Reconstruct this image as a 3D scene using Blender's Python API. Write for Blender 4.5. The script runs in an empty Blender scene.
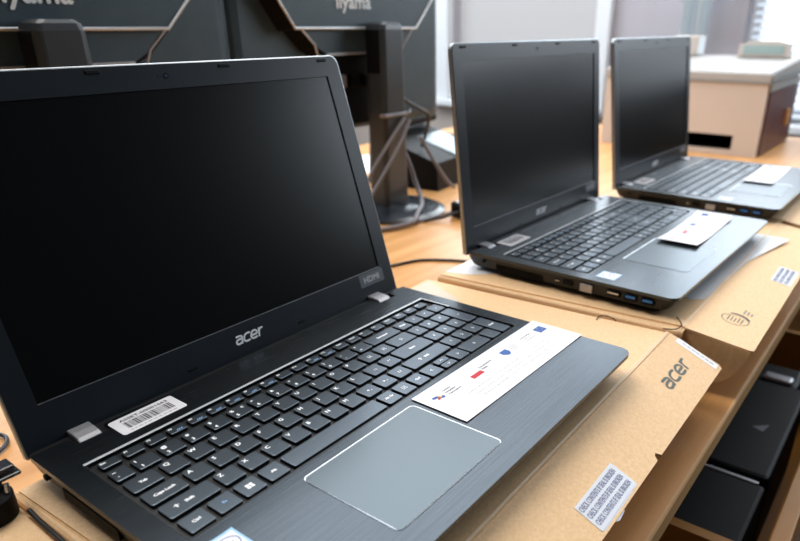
import bpy, bmesh, math, random
from mathutils import Vector, Matrix
random.seed(4)
S = bpy.context.scene
COL = S.collection
R = math.radians
MM = 0.001

# ------------------------------------------------------------------ camera
cam_data = bpy.data.cameras.new('camera'); cam = bpy.data.objects.new('camera', cam_data); COL.objects.link(cam)
F = 652.234
fw = Vector((0.73331689, 0.52976533, -0.42613968)); rt = Vector((0.58656804, -0.80989595, 0.00254718))
up = rt.cross(fw)
m = Matrix((( rt.x, up.x, -fw.x), (rt.y, up.y, -fw.y), (rt.z, up.z, -fw.z))).to_4x4()
m.translation = Vector((-0.1236625, -0.4265016, 0.2557495))
cam.matrix_world = m
cam_data.sensor_width = 36; cam_data.sensor_fit = 'HORIZONTAL'
cam_data.lens = F/800*36
cam_data.shift_x = -48.55/800; cam_data.shift_y = 62.05/800
cam_data.clip_start = 0.02; cam_data.clip_end = 60
cam_data.dof.use_dof = True; cam_data.dof.focus_distance = 0.50; cam_data.dof.aperture_fstop = 6.8
S.camera = cam
# ------------------------------------------------------------------ world, lights, exposure
S.view_settings.view_transform = 'Standard'; S.view_settings.look = 'None'
S.view_settings.exposure = 0.0; S.view_settings.gamma = 1.0; S.view_settings.use_curve_mapping = False
w = bpy.data.worlds.new('world'); S.world = w; w.use_nodes = True
w.node_tree.nodes['Background'].inputs[0].default_value = (0.80, 0.88, 1.0, 1)
w.node_tree.nodes['Background'].inputs[1].default_value = 0.045

def area(name, loc, target, sx, sy, radiance, col):
    d = bpy.data.lights.new(name, 'AREA'); d.shape = 'RECTANGLE'; d.size = sx; d.size_y = sy
    d.energy = radiance*sx*sy*math.pi; d.color = col
    o = bpy.data.objects.new(name, d); COL.objects.link(o); o.location = loc
    o.rotation_euler = (Vector(target)-Vector(loc)).to_track_quat('-Z', 'Y').to_euler()
    return o
area('unseen_ceiling_light', (1.95, 1.35, 1.86), (1.95, 1.35, 0), 1.8, 1.8, 4.0, (0.96, 0.98, 1.0))
area('unseen_ceiling_light', (0.25, 0.75, 1.86), (0.25, 0.75, 0), 1.1, 1.1, 9.2, (1.0, 0.965, 0.92))  # added overhead lamp, clear of deck reflections, for light and shadows from above
area('unseen_ceiling_light', (1.7, -0.35, 1.86), (1.7, -0.35, 0), 0.8, 0.8, 4.0, (1.0, 0.965, 0.92))
area('window_light_side', (0.9, 2.56, 0.95), (0.9, 0, 0.75), 2.6, 1.3, 6.0, (0.80, 0.91, 1.0))
area('window_light_end', (2.93, 1.38, 1.08), (0, 1.38, 1.08), 0.8, 1.3, 5.0, (0.82, 0.92, 1.0))
area('window_light_far', (2.93, -1.45, 0.98), (0, -1.45, 0.98), 1.8, 1.05, 6.5, (0.82, 0.92, 1.0))

area('wall_fill_light_mid', (2.93, 0.45, 1.02), (0, 0.45, 1.02), 0.95, 1.1, 5.0, (0.82, 0.92, 1.0))  # added fill on the bare wall, brightens the farther laptops' palm rests

# ------------------------------------------------------------------ helpers
def setp(b, name, v):
    if name in b.inputs: b.inputs[name].default_value = v
def mat(name, col, rough=0.5, metal=0.0, spec=0.5, emit=0, trans=0, coat=0, ior=None, alpha=None):
    mt = bpy.data.materials.new(name); mt.use_nodes = True
    b = mt.node_tree.nodes['Principled BSDF']
    b.inputs['Base Color'].default_value = (*col, 1); b.inputs['Roughness'].default_value = rough
    b.inputs['Metallic'].default_value = metal; setp(b, 'Specular IOR Level', spec)
    if emit: setp(b, 'Emission Color', (*col, 1)); setp(b, 'Emission Strength', emit)
    if trans: setp(b, 'Transmission Weight', trans)
    if coat: setp(b, 'Coat Weight', coat); setp(b, 'Coat Roughness', 0.12)
    if ior: setp(b, 'IOR', ior)
    return mt
def noisy(name, c1, c2, scale=(20, 20, 20), rough=0.6, bump=0.0, detail=4, spec=0.4, metal=0.0, rr=None, lo=.35, hi=.65, nscale=1.0, bdist=0.001):
    mt = mat(name, c1, rough, metal, spec); nt = mt.node_tree; b = nt.nodes['Principled BSDF']
    tc = nt.nodes.new('ShaderNodeTexCoord'); mp = nt.nodes.new('ShaderNodeMapping'); mp.inputs['Scale'].default_value = scale
    nz = nt.nodes.new('ShaderNodeTexNoise'); nz.inputs['Scale'].default_value = nscale; nz.inputs['Detail'].default_value = detail
    cr = nt.nodes.new('ShaderNodeValToRGB'); cr.color_ramp.elements[0].position = lo; cr.color_ramp.elements[1].position = hi
    cr.color_ramp.elements[0].color = (*c1, 1); cr.color_ramp.elements[1].color = (*c2, 1)
    nt.links.new(tc.outputs['Object'], mp.inputs[0]); nt.links.new(mp.outputs[0], nz.inputs['Vector'])
    nt.links.new(nz.outputs['Fac'], cr.inputs[0]); nt.links.new(cr.outputs[0], b.inputs['Base Color'])
    if rr:
        mr = nt.nodes.new('ShaderNodeMapRange'); mr.inputs[3].default_value = rr[0]; mr.inputs[4].default_value = rr[1]
        nt.links.new(nz.outputs['Fac'], mr.inputs[0]); nt.links.new(mr.outputs[0], b.inputs['Roughness'])
    if bump:
        bp = nt.nodes.new('ShaderNodeBump'); bp.inputs['Strength'].default_value = bump; bp.inputs['Distance'].default_value = bdist
        nt.links.new(nz.outputs['Fac'], bp.inputs['Height']); nt.links.new(bp.outputs[0], b.inputs['Normal'])
    return mt
M = {}
M['deck'] = noisy('brushed dark metal', (.050, .061, .071), (.066, .078, .090), (14, 700, 14), .26, .035, 3, metal=.95, rr=(.20, .31), bdist=.0002)
M['body'] = mat('dark plastic case', (.008, .0085, .010), .42, spec=.4)
M['key'] = noisy('key plastic', (.082, .102, .124), (.094, .116, .138), (800, 800, 800), .31, .05, 2, spec=1.0, metal=.85, bdist=.0002)
M['well'] = mat('keyboard well', (.07, .08, .095), .40, metal=.7)
M['keyside'] = mat('key side', (.004, .004, .005), .5, spec=.2)
M['pad'] = mat('touchpad surface', (.085, .105, .118), .28, metal=.8, spec=.45)
M['silver'] = mat('silver trim', (.42, .44, .47), .22, metal=.9)
M['kbtrim'] = mat('keyboard trim silver', (.66, .68, .72), .35, metal=.35)
M['hinge'] = mat('hinge cap grey', (.42, .42, .45), .38, metal=.6)
M['bezel'] = mat('bezel plastic', (.012, .016, .022), .33, spec=.35)
M['rim'] = mat('lid rim', (.34, .37, .39), .3, metal=.75)
M['screen'] = mat('matte display panel', (.002, .0024, .0024), .24, spec=.36)
M['black'] = mat('black plastic', (.004, .004, .0045), .5, spec=.12)
M['blackgloss'] = mat('black gloss plastic', (.02, .024, .03), .22, spec=.6)
M['legend'] = mat('key legend white', (.92, .94, .97), .5)
M['legendblue'] = mat('key legend blue', (.25, .50, .90), .5)
M['paper'] = mat('white paper', (.88, .87, .90), .6)
M['ink'] = mat('grey ink', (.05, .05, .07), .7)
M['inklight'] = mat('light grey ink', (.30, .30, .33), .7)
M['blue'] = mat('print blue', (.015, .10, .38), .6)
M['red'] = mat('print red', (.55, .012, .025), .6)
M['yellow'] = mat('print yellow', (.85, .65, .05), .6)
M['usb'] = mat('usb blue', (.03, .20, .60), .45)
M['card'] = noisy('cardboard', (.80, .52, .275), (.88, .595, .335), (420, 420, 420), .6, .03, 5, spec=.35, bdist=.0004)
M['carddark'] = noisy('cardboard inside', (.72, .45, .22), (.80, .51, .26), (200, 200, 200), .7, .1, 4, spec=.2)
M['print'] = mat('cardboard print green grey', (.085, .10, .085), .6)
M['printlight'] = mat('cardboard print faint', (.25, .24, .20), .6)
M['wood'] = noisy('beech laminate', (.60, .29, .095), (.77, .40, .155), (1.6, 42, 10), .34, .04, 6, spec=.45, rr=(.28, .42))
M['woodedge'] = noisy('beech edge band', (.62, .34, .135), (.76, .45, .20), (2.0, 30, 60), .55, .03, 4, spec=.2)
M['drawerwood'] = noisy('drawer wood', (.36, .15, .018), (.44, .19, .028), (3, 3, 30), .45, 0, 3)
M['wall'] = noisy('painted wall lilac grey', (.42, .40, .44), (.45, .43, .47), (3, 3, 3), .85)
M['wallwarm'] = mat('lower wall cream', (.60, .54, .49), .85)
M['white'] = mat('white paint', (.74, .77, .80), .5)
M['ceil'] = mat('ceiling paint', (.72, .73, .74), .9)
M['floor'] = noisy('brown floor', (.045, .022, .012), (.07, .035, .018), (6, 6, 6), .5)
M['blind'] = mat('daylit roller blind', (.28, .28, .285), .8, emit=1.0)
M['sky'] = mat('daylit window', (.93, .97, 1.0), .8, emit=.95)
M['slat'] = mat('daylit blind slat', (.35, .39, .44), .6, emit=1.2)  # glow stands in for daylight coming through the slats
M['iiy'] = noisy('monitor back plastic', (.030, .054, .072), (.036, .062, .080), (30, 30, 30), .45, 0, 2, spec=.45)
M['iiyglint'] = mat('monitor edge highlight', (.55, .57, .60), .28, spec=.8, metal=.4)  # pale colour paints the highlight on the bulge edges
M['post'] = mat('monitor post plastic', (.030, .037, .044), .36, spec=.5)
M['postside'] = mat('post dark side', (.005, .005, .006), .35, spec=.3)
M['logo'] = mat('monitor logo silver', (.72, .75, .76), .4)
M['cablegrey'] = mat('grey cable', (.17, .16, .175), .45)
M['cable'] = mat('black cable', (.010, .011, .013), .4)
M['prn'] = noisy('beige printer plastic', (.56, .49, .435), (.59, .515, .46), (5, 5, 5), .5)
M['prntop'] = mat('printer top plastic', (.38, .36, .34), .4)
M['prnreflect'] = noisy('maroon reflection on printer', (.085, .035, .038), (.13, .055, .055), (4, 4, 4), .4)
M['prngrey'] = mat('printer grey strip', (.30, .31, .31), .4)
M['green'] = mat('green grey plastic', (.34, .44, .42), .4)
M['curtain'] = noisy('pale blue curtain', (.72, .80, .86), (.85, .90, .93), (1, 26, 1), .7)
M['dirty'] = mat('brown plastic', (.16, .085, .05), .5)
M['chair'] = mat('black chair fabric and shaded chamfer', (.008, .008, .009), .9, spec=.1)

class MB:
    """collects shapes in millimetres, builds ONE mesh object"""
    def __init__(s): s.v = []; s.f = []; s.mi = []; s.sm = []
    def add(s, vs, fs, mi=0, smooth=False):
        b = len(s.v); s.v += [tuple(v) for v in vs]
        for f in fs: s.f.append([i+b for i in f]); s.mi.append(mi); s.sm.append(smooth)
    def loft(s, rings, mi=0, cap=(True, True), smooth=False):
        n = len(rings[0]); vs = [p for r in rings for p in r]; fs = []
        for k in range(len(rings)-1):
            for i in range(n):
                j = (i+1) % n; fs.append([k*n+i, k*n+j, (k+1)*n+j, (k+1)*n+i])
        s.add(vs, fs, mi, smooth)
        if cap[0]: s.add(rings[0], [list(range(n))[::-1]], mi)
        if cap[1]: s.add(rings[-1], [list(range(n))], mi)
    def box(s, x0, x1, y0, y1, z0, z1, mi=0, bev=0):
        if bev == 0:
            s.add([(x0,y0,z0),(x1,y0,z0),(x1,y1,z0),(x0,y1,z0),(x0,y0,z1),(x1,y0,z1),(x1,y1,z1),(x0,y1,z1)],
                  [[3,2,1,0],[4,5,6,7],[0,1,5,4],[1,2,6,5],[2,3,7,6],[3,0,4,7]], mi)
        else:
            rs = []
            for k, (i, z) in enumerate(((bev, z0), (bev*.3, z0+bev*.3), (0, z0+bev), (0, z1-bev), (bev*.3, z1-bev*.3), (bev, z1))):
                rs.append(rrect(x0+i, x1-i, y0+i, y1-i, max(bev*1.2-i*.6, .05), z))
            s.loft(rs, mi)
    def tube(s, pts, r, mi=0, n=8, close=False, smooth=True):
        pts = [Vector(p) for p in pts]; rings = []; prev = None
        for i, p in enumerate(pts):
            a = pts[i-1] if i else p; b = pts[i+1] if i < len(pts)-1 else p
            t = (b-a).normalized()
            if prev is None: nrm = t.orthogonal().normalized()
            else: nrm = (prev - t*prev.dot(t)).normalized()
            prev = nrm; bn = t.cross(nrm); rr = r[i] if isinstance(r, (list, tuple)) else r
            rings.append([p + (nrm*math.cos(2*math.pi*k/n)+bn*math.sin(2*math.pi*k/n))*rr for k in range(n)])
        s.loft(rings, mi, smooth=smooth)
    def cyl(s, c, r, z0, z1, mi=0, n=28, r2=None, smooth=True):
        r2 = r if r2 is None else r2
        s.loft([[(c[0]+rr*math.cos(2*math.pi*k/n), c[1]+rr*math.sin(2*math.pi*k/n), z) for k in range(n)] for rr, z in ((r, z0), (r2, z1))], mi, smooth=smooth)
    def poly(s, pts, z0, z1, mi=0):
        """prism of an xy polygon (counter-clockwise)"""
        s.loft([[(x, y, z0) for x, y in pts], [(x, y, z1) for x, y in pts]], mi)
    def stroke(s, pts, wd, z, mi=0, xf=None):
        pts = [Vector(p) for p in pts]; vs = []; fs = []; zs = []
        for a, b in zip(pts, pts[1:]):
            d = (b-a)
            if d.length < 1e-6: continue
            d.normalize(); nn = Vector((-d.y, d.x))*wd/2; k = len(vs)
            vs += [a-nn, b-nn, b+nn, a+nn]; fs.append([k, k+1, k+2, k+3]); zs += [.008*(len(fs) % 5)]*4
        for p in pts:
            k = len(vs); vs += [p+Vector((math.cos(t*math.pi/4), math.sin(t*math.pi/4)))*wd/2 for t in range(8)]; fs.append(list(range(k, k+8))); zs += [.04+.006*(len(fs) % 5)]*8
        vv = []
        for q, dz in zip(vs, zs):
            q = Vector((q[0], q[1], z+dz)); vv.append(tuple(xf @ q) if xf else tuple(q))
        s.add(vv, fs, mi)
    def build(s, name, mats, parent=None, loc=None, rot=None):
        me = bpy.data.meshes.new(name)
        me.from_pydata([(x*MM, y*MM, z*MM) for x, y, z in s.v], [], s.f)
        for mm in (mats if isinstance(mats, (list, tuple)) else [mats]): me.materials.append(mm)
        for p, i, sm in zip(me.polygons, s.mi, s.sm): p.material_index = i; p.use_smooth = sm
        o = bpy.data.objects.new(name, me); COL.objects.link(o)
        if parent: o.parent = parent
        if loc: o.location = [c*MM for c in loc]
        if rot: o.rotation_euler = rot
        return o
def rrect(x0, x1, y0, y1, r, z, n=4, rb=None):
    out = []; q = r if rb is None else rb; r_ = r
    for cx, cy, a0, r in ((x1-r, y1-r, 0, r_), (x0+r, y1-r, 90, r_), (x0+q, y0+q, 180, q), (x1-q, y0+q, 270, q)):
        for k in range(n+1):
            a = R(a0+90*k/n); out.append((cx+r*math.cos(a), cy+r*math.sin(a), z))
    return out
def crom(pts, n=5):
    pts = [Vector(p) for p in pts]; out = []
    for i in range(len(pts)-1):
        p0 = pts[max(i-1, 0)]; p1 = pts[i]; p2 = pts[i+1]; p3 = pts[min(i+2, len(pts)-1)]
        for k in range(n):
            t = k/n; out.append(.5*((2*p1)+(p2-p0)*t+(2*p0-5*p1+4*p2-p3)*t*t+(3*p1-p0-3*p2+p3)*t**3))
    out.append(pts[-1]); return out
_tc = {}
def text_faces(txt, res=2):
    if (txt, res) in _tc: return _tc[(txt, res)]
    cu = bpy.data.curves.new('t', 'FONT'); cu.body = txt; cu.size = 1; cu.resolution_u = res; cu.align_x = 'LEFT'
    ob = bpy.data.objects.new('t', cu); COL.objects.link(ob)
    dg = bpy.context.evaluated_depsgraph_get(); dg.update()
    me = bpy.data.meshes.new_from_object(ob.evaluated_get(dg))
    vs = [v.co.copy() for v in me.vertices]; fs = [list(p.vertices) for p in me.polygons]
    bpy.data.objects.remove(ob); bpy.data.meshes.remove(me); bpy.data.curves.remove(cu)
    _tc[(txt, res)] = (vs, fs); return vs, fs
def text(mb, txt, x, y, z, h, mi=0, width=None, xf=None, center=False, bold=0, stretch=1.0):
    """flat lettering; h is capital height in mm; width overrides the line's length"""
    vs, fs = text_faces(txt)
    if not vs: return
    k = h/0.73; w0 = max(v.x for v in vs); sx = (width/w0) if width else k*stretch
    ox = -w0*sx/2 if center else 0
    for ci, (dx, dy) in enumerate([(0, 0)] if not bold else [(0, 0), (bold, 0), (0, bold), (bold, bold), (-bold, 0), (0, -bold)]):
        out = []
        for v in vs:
            q = Vector((x+ox+v.x*sx+dx, y+v.y*k+dy, z+.012*ci)); out.append(tuple(xf @ q) if xf else tuple(q))
        mb.add(out, fs, mi)
def acer(mb, x, y, z, wd, ht, mi=0, xf=None, t=None):
    """the rounded four letter word mark as thick strokes"""
    L = [[[(.12,1),(.55,1),(.80,.86),(.80,.55),(.74,0)], [(.78,.58),(.40,.60),(.10,.48),(.04,.22),(.20,.01),(.46,.02),(.74,.12)]],
         [[(.84,.98),(.50,1),(.20,.84),(.06,.48),(.10,.14),(.34,0),(.74,.02)]],
         [[(.14,.42),(.50,.46),(.86,.50),(.86,.82),(.60,1),(.30,.93),(.10,.60),(.06,.26),(.24,.03),(.50,0),(.80,.04)]],
         [[(.08,0),(.16,.98)], [(.14,.62),(.30,.92),(.62,.98)]]]
    t = t or ht*.22; adv = [0, 1.0, 1.93, 2.98]; tot = 3.6
    for a, letter in zip(adv, L):
        for st in letter:
            pts = crom([Vector((x+(a+px+.10*py)*wd/tot, y+py*(ht-t)+t/2)) for px, py in st], 5) if len(st) > 2 else [Vector((x+(a+px+.10*py)*wd/tot, y+py*(ht-t)+t/2)) for px, py in st]
            mb.stroke(pts, t, z, mi, xf)
def tag(o, label=None, cat=None, group=None, kind=None):
    if label: o['label'] = label
    if cat: o['category'] = cat
    if group: o['group'] = group
    if kind: o['kind'] = kind
    return o
def empty(name, loc, rz=0):
    o = bpy.data.objects.new(name, None); COL.objects.link(o); o.empty_display_size = .05
    o.location = [c*MM for c in loc]; o.rotation_euler = (0, 0, rz); return o
def structure(o): o['kind'] = 'structure'; return o
def kids(o): return [c for c in list(bpy.data.objects) if c.parent == o]
def copy_tree(o, parent=None, table=None):
    if table is None:
        table = {}
        for c in bpy.data.objects:
            if c.parent: table.setdefault(c.parent.name, []).append(c)
    c = o.copy(); COL.objects.link(c)
    if parent: c.parent = parent
    for ch in table.get(o.name, []): copy_tree(ch, c, table)
    return c

# ------------------------------------------------------------------ the room
DZ = -90.0       # desk top height
FZ = -840.0
b = MB(); b.box(-2500, 3000, -2200, 2600, FZ-40, FZ); structure(b.build('floor', M['floor']))
b = MB(); b.box(-600, 3000, -1200, 2600, 1900, 1940); structure(b.build('ceiling', M['ceil']))
# end wall (x = 3000) with two window openings
WX = 3000
b = MB()
def wbox(y0, y1, z0, z1, mi=0): b.box(WX, WX+220, y0, y1, z0, z1, mi)
wbox(-2600, 2600, FZ, -110, 1); wbox(-2600, 2600, 1500, 1900)
wbox(1800, 2600, -110, 1500); wbox(325, 960, -110, 1500); wbox(-2600, -1100, -110, 1500)
structure(b.build('wall_right', [M['wall'], M['wallwarm']]))
b = MB(); b.box(-900, 3000, 2600, 2700, FZ, 250); b.box(-900, 3000, 2600, 2700, 1600, 1900); b.box(2230, 3000, 2600, 2700, 250, 1600); b.box(-900, -430, 2600, 2700, 250, 1600)
structure(b.build('wall_back', M['wall']))
def window(name, y0, y1, z0, z1, kind):
    w_ = structure(empty(name, (WX+60, (y0+y1)/2, z0))); ox, oy, oz = WX+60, (y0+y1)/2, z0
    f = MB(); t = 45
    for a in ((y0, y0+t, z0, z1), (y1-t, y1, z0, z1), (y0, y1, z0, z0+t), (y0, y1, z1-t, z1)):
        f.box(0, 60, a[0]-oy, a[1]-oy, a[2]-oz, a[3]-oz)
    f.box(8, 52, -22, 22, 0, z1-z0)
    f.build('window_frame', M['white'], w_)
    g = MB(); g.box(52, 56, y0-oy, y1-oy, 0, z1-z0); g.build('pane', M['sky'], w_)
    sll = MB(); sll.box(-150, 0, y0-oy-60, y1-oy+130, -34, 0, bev=6); sll.build('window_sill', M['white'], w_)
    return w_, oy, oz
w1, oy, oz = window('window_1', 960, 1800, -110, 1500, 0)
bl = MB(); bl.box(-14, -11, 985-oy, 1782-oy, 60, 1600); bl.box(-18, -6, 985-oy, 1782-oy, 48, 62); bl.build('roller_blind', M['blind'], w1)
w2, oy, oz = window('window_2', -1100, 325, -110, 1500, 1)
sl = MB()
for k in range(52):
    z = 20+k*30
    sl.add([(-40, -1085-oy, z), (-40, 300-oy, z), (-22, 300-oy, z+12), (-22, -1085-oy, z+12), (-40, -1085-oy, z-1), (-40, 300-oy, z-1), (-22, 300-oy, z+11), (-22, -1085-oy, z+11)],
           [[0,1,2,3],[7,6,5,4],[0,4,5,1],[1,5,6,2],[2,6,7,3],[3,7,4,0]])
sl.build('venetian_blind', M['slat'], w2)
# white reveal trims either side of window_1 (the photo shows pale posts)
b = MB(); b.box(WX-60, WX, 1800, 1985, -110, 1500, bev=8); structure(b.build('trim_1', M['white']))
b = MB(); b.box(WX-40, WX, 900, 975, -110, 1500, bev=8); structure(b.build('trim_2', M['white']))
# curtain beside window_2
b = MB(); n = 60; ring = []
pts = [(2870+14*math.sin(k*1.15), 440+110*k/(n-1)) for k in range(n)]
vs = []; fs = []
for (x, y) in pts: vs += [(x, y, 215), (x, y, 1600), (x+4, y, 215), (x+4, y, 1600)]
for k in range(n-1):
    a = 4*k; c = 4*(k+1); fs += [[a, a+1, c+1, c], [a+2, c+2, c+3, a+3], [a, c, c+2, a+2], [a+1, a+3, c+3, c+1]]
b.add(vs, fs, 0, False)
tag(b.build('curtain', M['curtain']), 'narrow pale blue curtain hanging on the grey wall above the beige printer', 'curtain')

# ------------------------------------------------------------------ desk
desk = tag(empty('desk', (600, -330, DZ)), 'long beech laminate desk carrying the row of open laptops', 'desk')
b = MB(); prof = [(0, -1.5), (.5, -.4), (1.5, 0)]
x0, x1, y0, y1 = -1300-600, 1940-600, 0, 1380
b.add([(x0,y0+3,0),(x1,y0+3,0),(x1,y1,0),(x0,y1,0),(x0,y0+3,-22),(x1,y0+3,-22),(x1,y1,-22),(x0,y1,-22)],
      [[0,1,2,3],[7,6,5,4],[1,5,6,2],[2,6,7,3],[3,7,4,0],[0,4,5,1]])
b.build('desk_top', M['wood'], desk)
b = MB(); rs = []
for x in (x0, x1): rs.append([(x, 3, 0), (x, 1.2, -.5), (x, 0, -2), (x, 0, -20), (x, 1.2, -21.5), (x, 3, -22)])
b.loft(rs, 0); b.build('edge_band', M['woodedge'], desk)
for lx in (-1500, -300, 1250):
    b = MB(); b.box(lx, lx+28, 60, 640, FZ-DZ, -22); b.build('leg', M['woodedge'], desk)

# ------------------------------------------------------------------ laptop
W = 381.6; D = 259.5
def keyrow():
    """(x0, x1, yc, h, legends) for every key, in laptop millimetres"""
    ks = []; g = 3.0
    def add(xc, wd, yc, h, leg, mode='alpha'): ks.append((xc-wd/2, xc+wd/2, yc, h, leg, mode))
    fx = [27.8+16.2*i for i in range(21)]
    fl = ['Esc']+['F%d' % i for i in range(1, 13)]+['PrtSc', 'Pause', 'Ins', 'Del', 'Home', 'PgUp', 'PgDn', 'End']
    for x, l in zip(fx, fl): add(x, 13.6, -47.2, 9.2, l, 'f')
    u = 18.55; kw = 15.7
    add(26.2, 12.6, -64, 14.6, '~\n`', 'two')
    for i, l in enumerate(['!\n1','@\n2','#\n3','$\n4','%\n5','^\n6','&\n7','*\n8','(\n9',')\n0','_\n-','+\n=']): add(42.9+u*i, kw, -64, 14.6, l, 'two')
    add(274.8, 37.5, -64, 14.6, 'Backspace', 'word')
    nx = [303.6, 320.9, 338.2, 355.4]
    for x, l in zip(nx, ['Num', '/', '*', '-']): add(x, 14.4, -64, 14.6, l, 'mid')
    add(30.2, 20.6, -82.3, 15.6, 'Tab', 'word')
    for i, l in enumerate('QWERTYUIOP'): add(51.6+u*i, kw, -82.3, 15.6, l)
    add(51.6+u*10, kw, -82.3, 15.6, '{ [', 'mid'); add(51.6+u*11, kw, -82.3, 15.6, '} ]', 'mid'); add(279.9, 27.6, -81.9, 16.4, '| \\', 'mid')
    for x, l in zip(nx[:3], '789'): add(x, 14.4, -82.3, 15.6, l, 'mid')
    add(nx[3], 14.4, -91.8, 34.8, '+', 'mid')
    add(32.6, 25.6, -101.2, 15.6, 'Caps Lock', 'word')
    for i, l in enumerate('ASDFGHJKL'): add(56.2+u*i, kw, -101.2, 15.6, l)
    add(56.2+u*9, kw, -101.2, 15.6, ': ;', 'mid'); add(56.2+u*10, kw, -101.2, 15.6, '" \'', 'mid'); add(272.9, 41.6, -100.6, 17.4, 'Enter', 'word')
    for x, l in zip(nx[:3], '456'): add(x, 14.4, -101.2, 15.6, l, 'mid')
    add(37, 34.4, -120.2, 15.8, 'Shift', 'word')
    for i, l in enumerate('ZXCVBNM'): add(65.4+u*i, kw, -120.2, 15.8, l)
    for i, l in enumerate(['< ,', '> .', '? /']): add(65.4+u*(7+i), kw, -120.2, 15.8, l, 'mid')
    add(268.2, 51, -120.2, 15.8, 'Shift', 'word')
    for x, l in zip(nx[:3], '123'): add(x, 14.4, -120.2, 15.8, l, 'mid')
    add(nx[3], 14.4, -130, 35.2, 'Enter', 'word')
    add(28.2, 16.8, -139.6, 16.2, 'Ctrl', 'word'); add(47.4, 15.7, -139.6, 16.2, 'Fn', 'fn'); add(65.9, 15.7, -139.6, 16.2, 'WIN', 'win'); add(84.5, 15.7, -139.6, 16.2, 'Alt', 'word')
    add(140.8, 91.0, -139.6, 16.2, '', 'none')
    add(196.7, 15.0, -139.6, 16.2, 'Alt Gr', 'word'); add(214.3, 14.6, -139.6, 16.2, 'MENU', 'menu'); add(231.7, 14.6, -139.6, 16.2, 'Ctrl', 'word')
    add(249.6, 15.6, -139.6, 16.2, '\u25c4', 'arrow'); add(268.3, 15.6, -135.5, 7.8, '^', 'arrow'); add(268.3, 15.6, -143.8, 7.8, 'v', 'arrow'); add(286.8, 15.4, -139.6, 16.2, '>', 'arrow')
    add(312.2, 31.6, -139.6, 16.2, '0', 'mid'); add(338.2, 14.4, -139.6, 16.2, '.', 'mid')
    return ks
KT = 0.0; KB = -2.9
def key_mesh(mb, k, cx=0, cy=0):
    x0, x1, yc, h, leg, mode = k
    x0 -= cx; x1 -= cx; ya = yc-h/2-cy; yb = yc+h/2-cy; r = 1.5
    mb.loft([rrect(x0+.2, x1-.2, ya+.2, yb-.2, r, KB+.1, 3), rrect(x0+.2, x1-.2, ya+.2, yb-.2, r, KT-.45, 3)], 3, cap=(True, False))
    mb.loft([rrect(x0+.2, x1-.2, ya+.2, yb-.2, r, KT-.45, 3), rrect(x0+.35, x1-.35, ya+.35, yb-.35, r, KT-.12, 3), rrect(x0+.75, x1-.75, ya+.75, yb-.75, r*.8, KT, 3)], 0, cap=(False, True))
    z = KT+.035; xm = (x0+x1)/2; ym = (ya+yb)/2
    if mode == 'alpha': text(mb, leg, x0+2.4, yb-5.9, z, 3.5, 1, bold=.19)
    elif mode == 'two':
        a, c = leg.split('\n'); text(mb, a, x0+2.2, yb-5.2, z, 2.9, 1, bold=.24); text(mb, c, x0+2.8, ya+2.2, z, 3.0, 1, bold=.24)
        if c == '5': text(mb, '\u20ac', x1-4.6, yb-5.6, z, 2.7, 1, bold=.1)
    elif mode == 'f':
        text(mb, leg, x0+1.6 if len(leg) < 4 else xm, yb-3.6, z, 2.0, 1, bold=.18, center=len(leg) > 3)
        if leg in ('F3', 'F4', 'F5', 'F6', 'F7', 'F8', 'F11', 'F12'):
            for q in range(3): mb.stroke([(xm-1+q*1.6, ya+1.6), (xm-.2+q*1.6, ya+2.8)], .8, z, 2)
    elif mode == 'word':
        big = (x1-x0) > 20
        text(mb, leg, xm, ym-1.1, z, 2.4, 1, center=True, bold=.22)
        if leg == 'Shift':
            mb.stroke([(xm-8.4, ym-1), (xm-8.4, ym+.6)], 1.1, z, 1); mb.stroke([(xm-9.9, ym+.5), (xm-8.4, ym+1.9), (xm-6.9, ym+.5)], .6, z, 1)
        if leg == 'Tab' or leg == 'Backspace':
            pass
    elif mode == 'fn': text(mb, leg, xm, ym-1, z, 2.2, 2, center=True, bold=.12)
    elif mode == 'mid': text(mb, leg, xm, ym-1.4, z, 2.8, 1, center=True, bold=.2)
    elif mode == 'win':
        for (a, c) in ((-2.5, .15), (.15, .15), (-2.5, -2.3), (.15, -2.3)):
            mb.add([(xm+a, ym+c, z), (xm+a+2.35, ym+c, z), (xm+a+2.35, ym+c+2.15, z), (xm+a, ym+c+2.15, z)], [[0,1,2,3]], 1)
    elif mode == 'menu':
        mb.stroke([(xm-2, ym-1.8), (xm+2, ym-1.8), (xm+2, ym+1.8), (xm-2, ym+1.8), (xm-2, ym-1.8)], .4, z, 1)
        mb.stroke([(xm-1, ym+.7), (xm+1, ym+.7)], .35, z, 1); mb.stroke([(xm-1, ym-.4), (xm+1, ym-.4)], .35, z, 1)
    elif mode == 'arrow':
        d = {'\u25c4': [(1, 1.2), (-1.1, 0), (1, -1.2)], '>': [(-1, 1.2), (1.1, 0), (-1, -1.2)], '^': [(-1.2, -.8), (0, 1), (1.2, -.8)], 'v': [(-1.2, .8), (0, -1), (1.2, .8)]}[leg]
        mb.stroke([(xm+a, ym+c) for a, c in d], .5, z, 1)

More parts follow.
